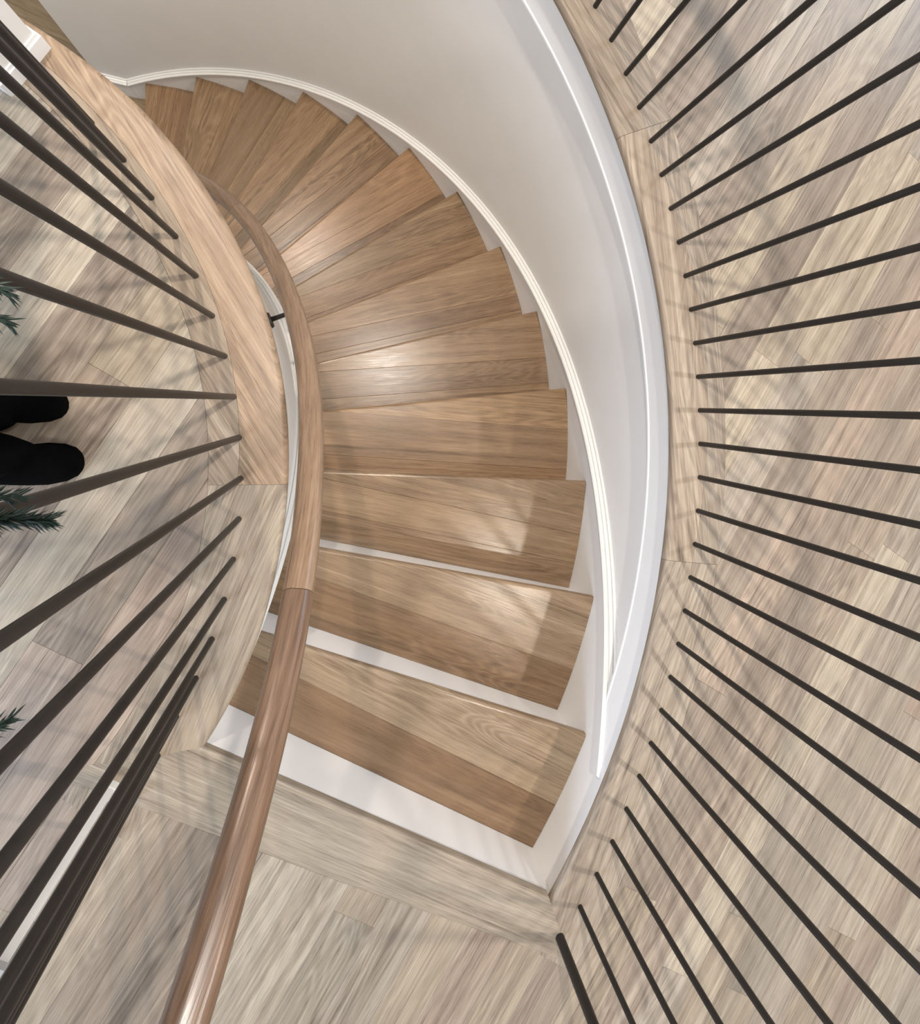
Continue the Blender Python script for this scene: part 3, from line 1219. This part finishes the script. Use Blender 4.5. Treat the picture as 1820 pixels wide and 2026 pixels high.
bx = -0.80
V = [((bx - 0.05, -0.078, 0.93), (0.15, 0.12)), ((bx + 0.03, -0.078, 1.09), (0.125, 0.10)), ((bx + 0.17, -0.078, 1.27), (0.14, 0.11)),
     ((bx + 0.31, -0.078, 1.40), (0.12, 0.09)), ((bx + 0.38, -0.078, 1.47), 0.052), ((bx + 0.42, -0.078, 1.51), 0.05)]
E2 = [(0, 1), (1, 2), (2, 3), (3, 4), (4, 5)]
for sgn, hy, fy, fx in ((1, 0.014, 0.000, -0.81), (-1, -0.168, -0.136, -0.785)):
    i0 = len(V)
    V += [((bx - 0.06, hy, 0.84), (0.085, 0.08)), ((bx - 0.03, hy, 0.50), (0.060, 0.058)), ((fx - 0.005, fy, 0.14), (0.050, 0.046)), ((fx, fy, 0.075), (0.056, 0.048))]
    E2 += [(0, i0), (i0, i0 + 1), (i0 + 1, i0 + 2), (i0 + 2, i0 + 3)]
    # arm stretched out over the guard
    i1 = len(V)
    sy = -0.078 + sgn * 0.17
    V += [((bx + 0.30, sy, 1.41), 0.055), ((bx + 0.46, sy + sgn * 0.06, 1.33), 0.042), ((bx + 0.66, -0.02 + sgn * 0.09, 1.385), 0.031), ((bx + 0.70, -0.015 + sgn * 0.075, 1.40), 0.025)]
    E2 += [(3, i1), (i1, i1 + 1), (i1 + 1, i1 + 2), (i1 + 2, i1 + 3)]
body = skinned('body', V, E2, M_BLACK, person, PINV)
# head with face and hair
hd = bmesh.new()
bmesh.ops.create_uvsphere(hd, u_segments=24, v_segments=16, radius=1.0)
for v in hd.verts:
    x, y, z = v.co
    jaw = 1.0 - 0.22 * max(0.0, -z)
    v.co = Vector((x * 0.092 * jaw + (0.012 if x > 0.6 and z < 0 else 0), y * 0.074 * jaw, z * 0.112))
hm = Matrix.Translation((bx + 0.475, -0.078, 1.595)) @ Matrix.Rotation(R_(48), 4, 'Y')
bmesh.ops.transform(hd, matrix=hm, verts=hd.verts[:])
head = bm_obj('head', hd, M_SKIN, person, smooth=True)
head.matrix_parent_inverse = PINV.copy()
nz = bmesh.new()
bmesh.ops.create_cone(nz, cap_ends=True, segments=10, radius1=0.014, radius2=0.005, depth=0.04)
bmesh.ops.transform(nz, matrix=hm @ Matrix.Translation((0.092, 0, -0.012)) @ Matrix.Rotation(R_(20), 4, 'Y'), verts=nz.verts[:])
bm_obj('nose', nz, M_SKIN, head, smooth=True)
for sy in (1, -1):
    ey = bmesh.new()
    bmesh.ops.create_uvsphere(ey, u_segments=12, v_segments=8, radius=0.011)
    bmesh.ops.transform(ey, matrix=hm @ Matrix.Translation((0.080, sy * 0.031, 0.012)), verts=ey.verts[:])
    bm_obj('eye', ey, M_HAIR, head, smooth=True)
    er = bmesh.new()
    bmesh.ops.create_uvsphere(er, u_segments=12, v_segments=8, radius=0.03)
    bmesh.ops.transform(er, matrix=hm @ Matrix.Translation((-0.005, sy * 0.073, -0.005)) @ Matrix.Diagonal((0.6, 0.3, 1.0, 1)), verts=er.verts[:])
    bm_obj('ear', er, M_SKIN, head, smooth=True)
mo = bmesh.new()
bmesh.ops.create_uvsphere(mo, u_segments=12, v_segments=8, radius=0.02)
bmesh.ops.transform(mo, matrix=hm @ Matrix.Translation((0.078, 0, -0.055)) @ Matrix.Diagonal((0.4, 1.0, 0.35, 1)), verts=mo.verts[:])
bm_obj('mouth', mo, plain('lips', (0.4, 0.16, 0.13), 0.5), head, smooth=True)
ha = bmesh.new()
bmesh.ops.create_uvsphere(ha, u_segments=24, v_segments=16, radius=1.0)
bmesh.ops.delete(ha, geom=[v for v in ha.verts if v.co.z < -0.55 or (v.co.x > 0.35 and v.co.z < 0.45)], context='VERTS')
for v in ha.verts:
    x, y, z = v.co
    v.co = Vector((x * 0.104 - 0.004, y * 0.084, z * 0.122 + 0.003))
bmesh.ops.transform(ha, matrix=hm, verts=ha.verts[:])
hr_ = bm_obj('hair', ha, M_HAIR, person, smooth=True)
hr_.matrix_parent_inverse = PINV.copy()
# hands held out over the guard
for sgn in (1, -1):
    hx, hy = bx + 0.705, -0.013 + sgn * 0.072
    HV = [((hx, hy, 1.405), (0.022, 0.016)), ((hx + 0.045, hy, 1.4), (0.034, 0.014)), ((hx + 0.075, hy, 1.396), (0.034, 0.012))]
    HE = [(0, 1), (1, 2)]
    for k, ln in enumerate((0.9, 1.0, 0.95, 0.78)):
        y = hy + (k - 1.5) * 0.0195
        j = len(HV)
        HV += [((hx + 0.082, y, 1.394), 0.0085), ((hx + 0.082 + 0.026 * ln, y, 1.386), 0.008), ((hx + 0.086 + 0.030 * ln, y, 1.364), 0.0072), ((hx + 0.080 + 0.022 * ln, y, 1.352), 0.0062)]
        HE += [(2, j), (j, j + 1), (j + 1, j + 2), (j + 2, j + 3)]
    j = len(HV)
    HV += [((hx + 0.03, hy - sgn * 0.034, 1.396), 0.010), ((hx + 0.055, hy - sgn * 0.052, 1.386), 0.009), ((hx + 0.068, hy - sgn * 0.056, 1.372), 0.0075)]
    HE += [(1, j), (j, j + 1), (j + 1, j + 2)]
    skinned('hand', HV, HE, M_SKIN, person, PINV, 0, 2)
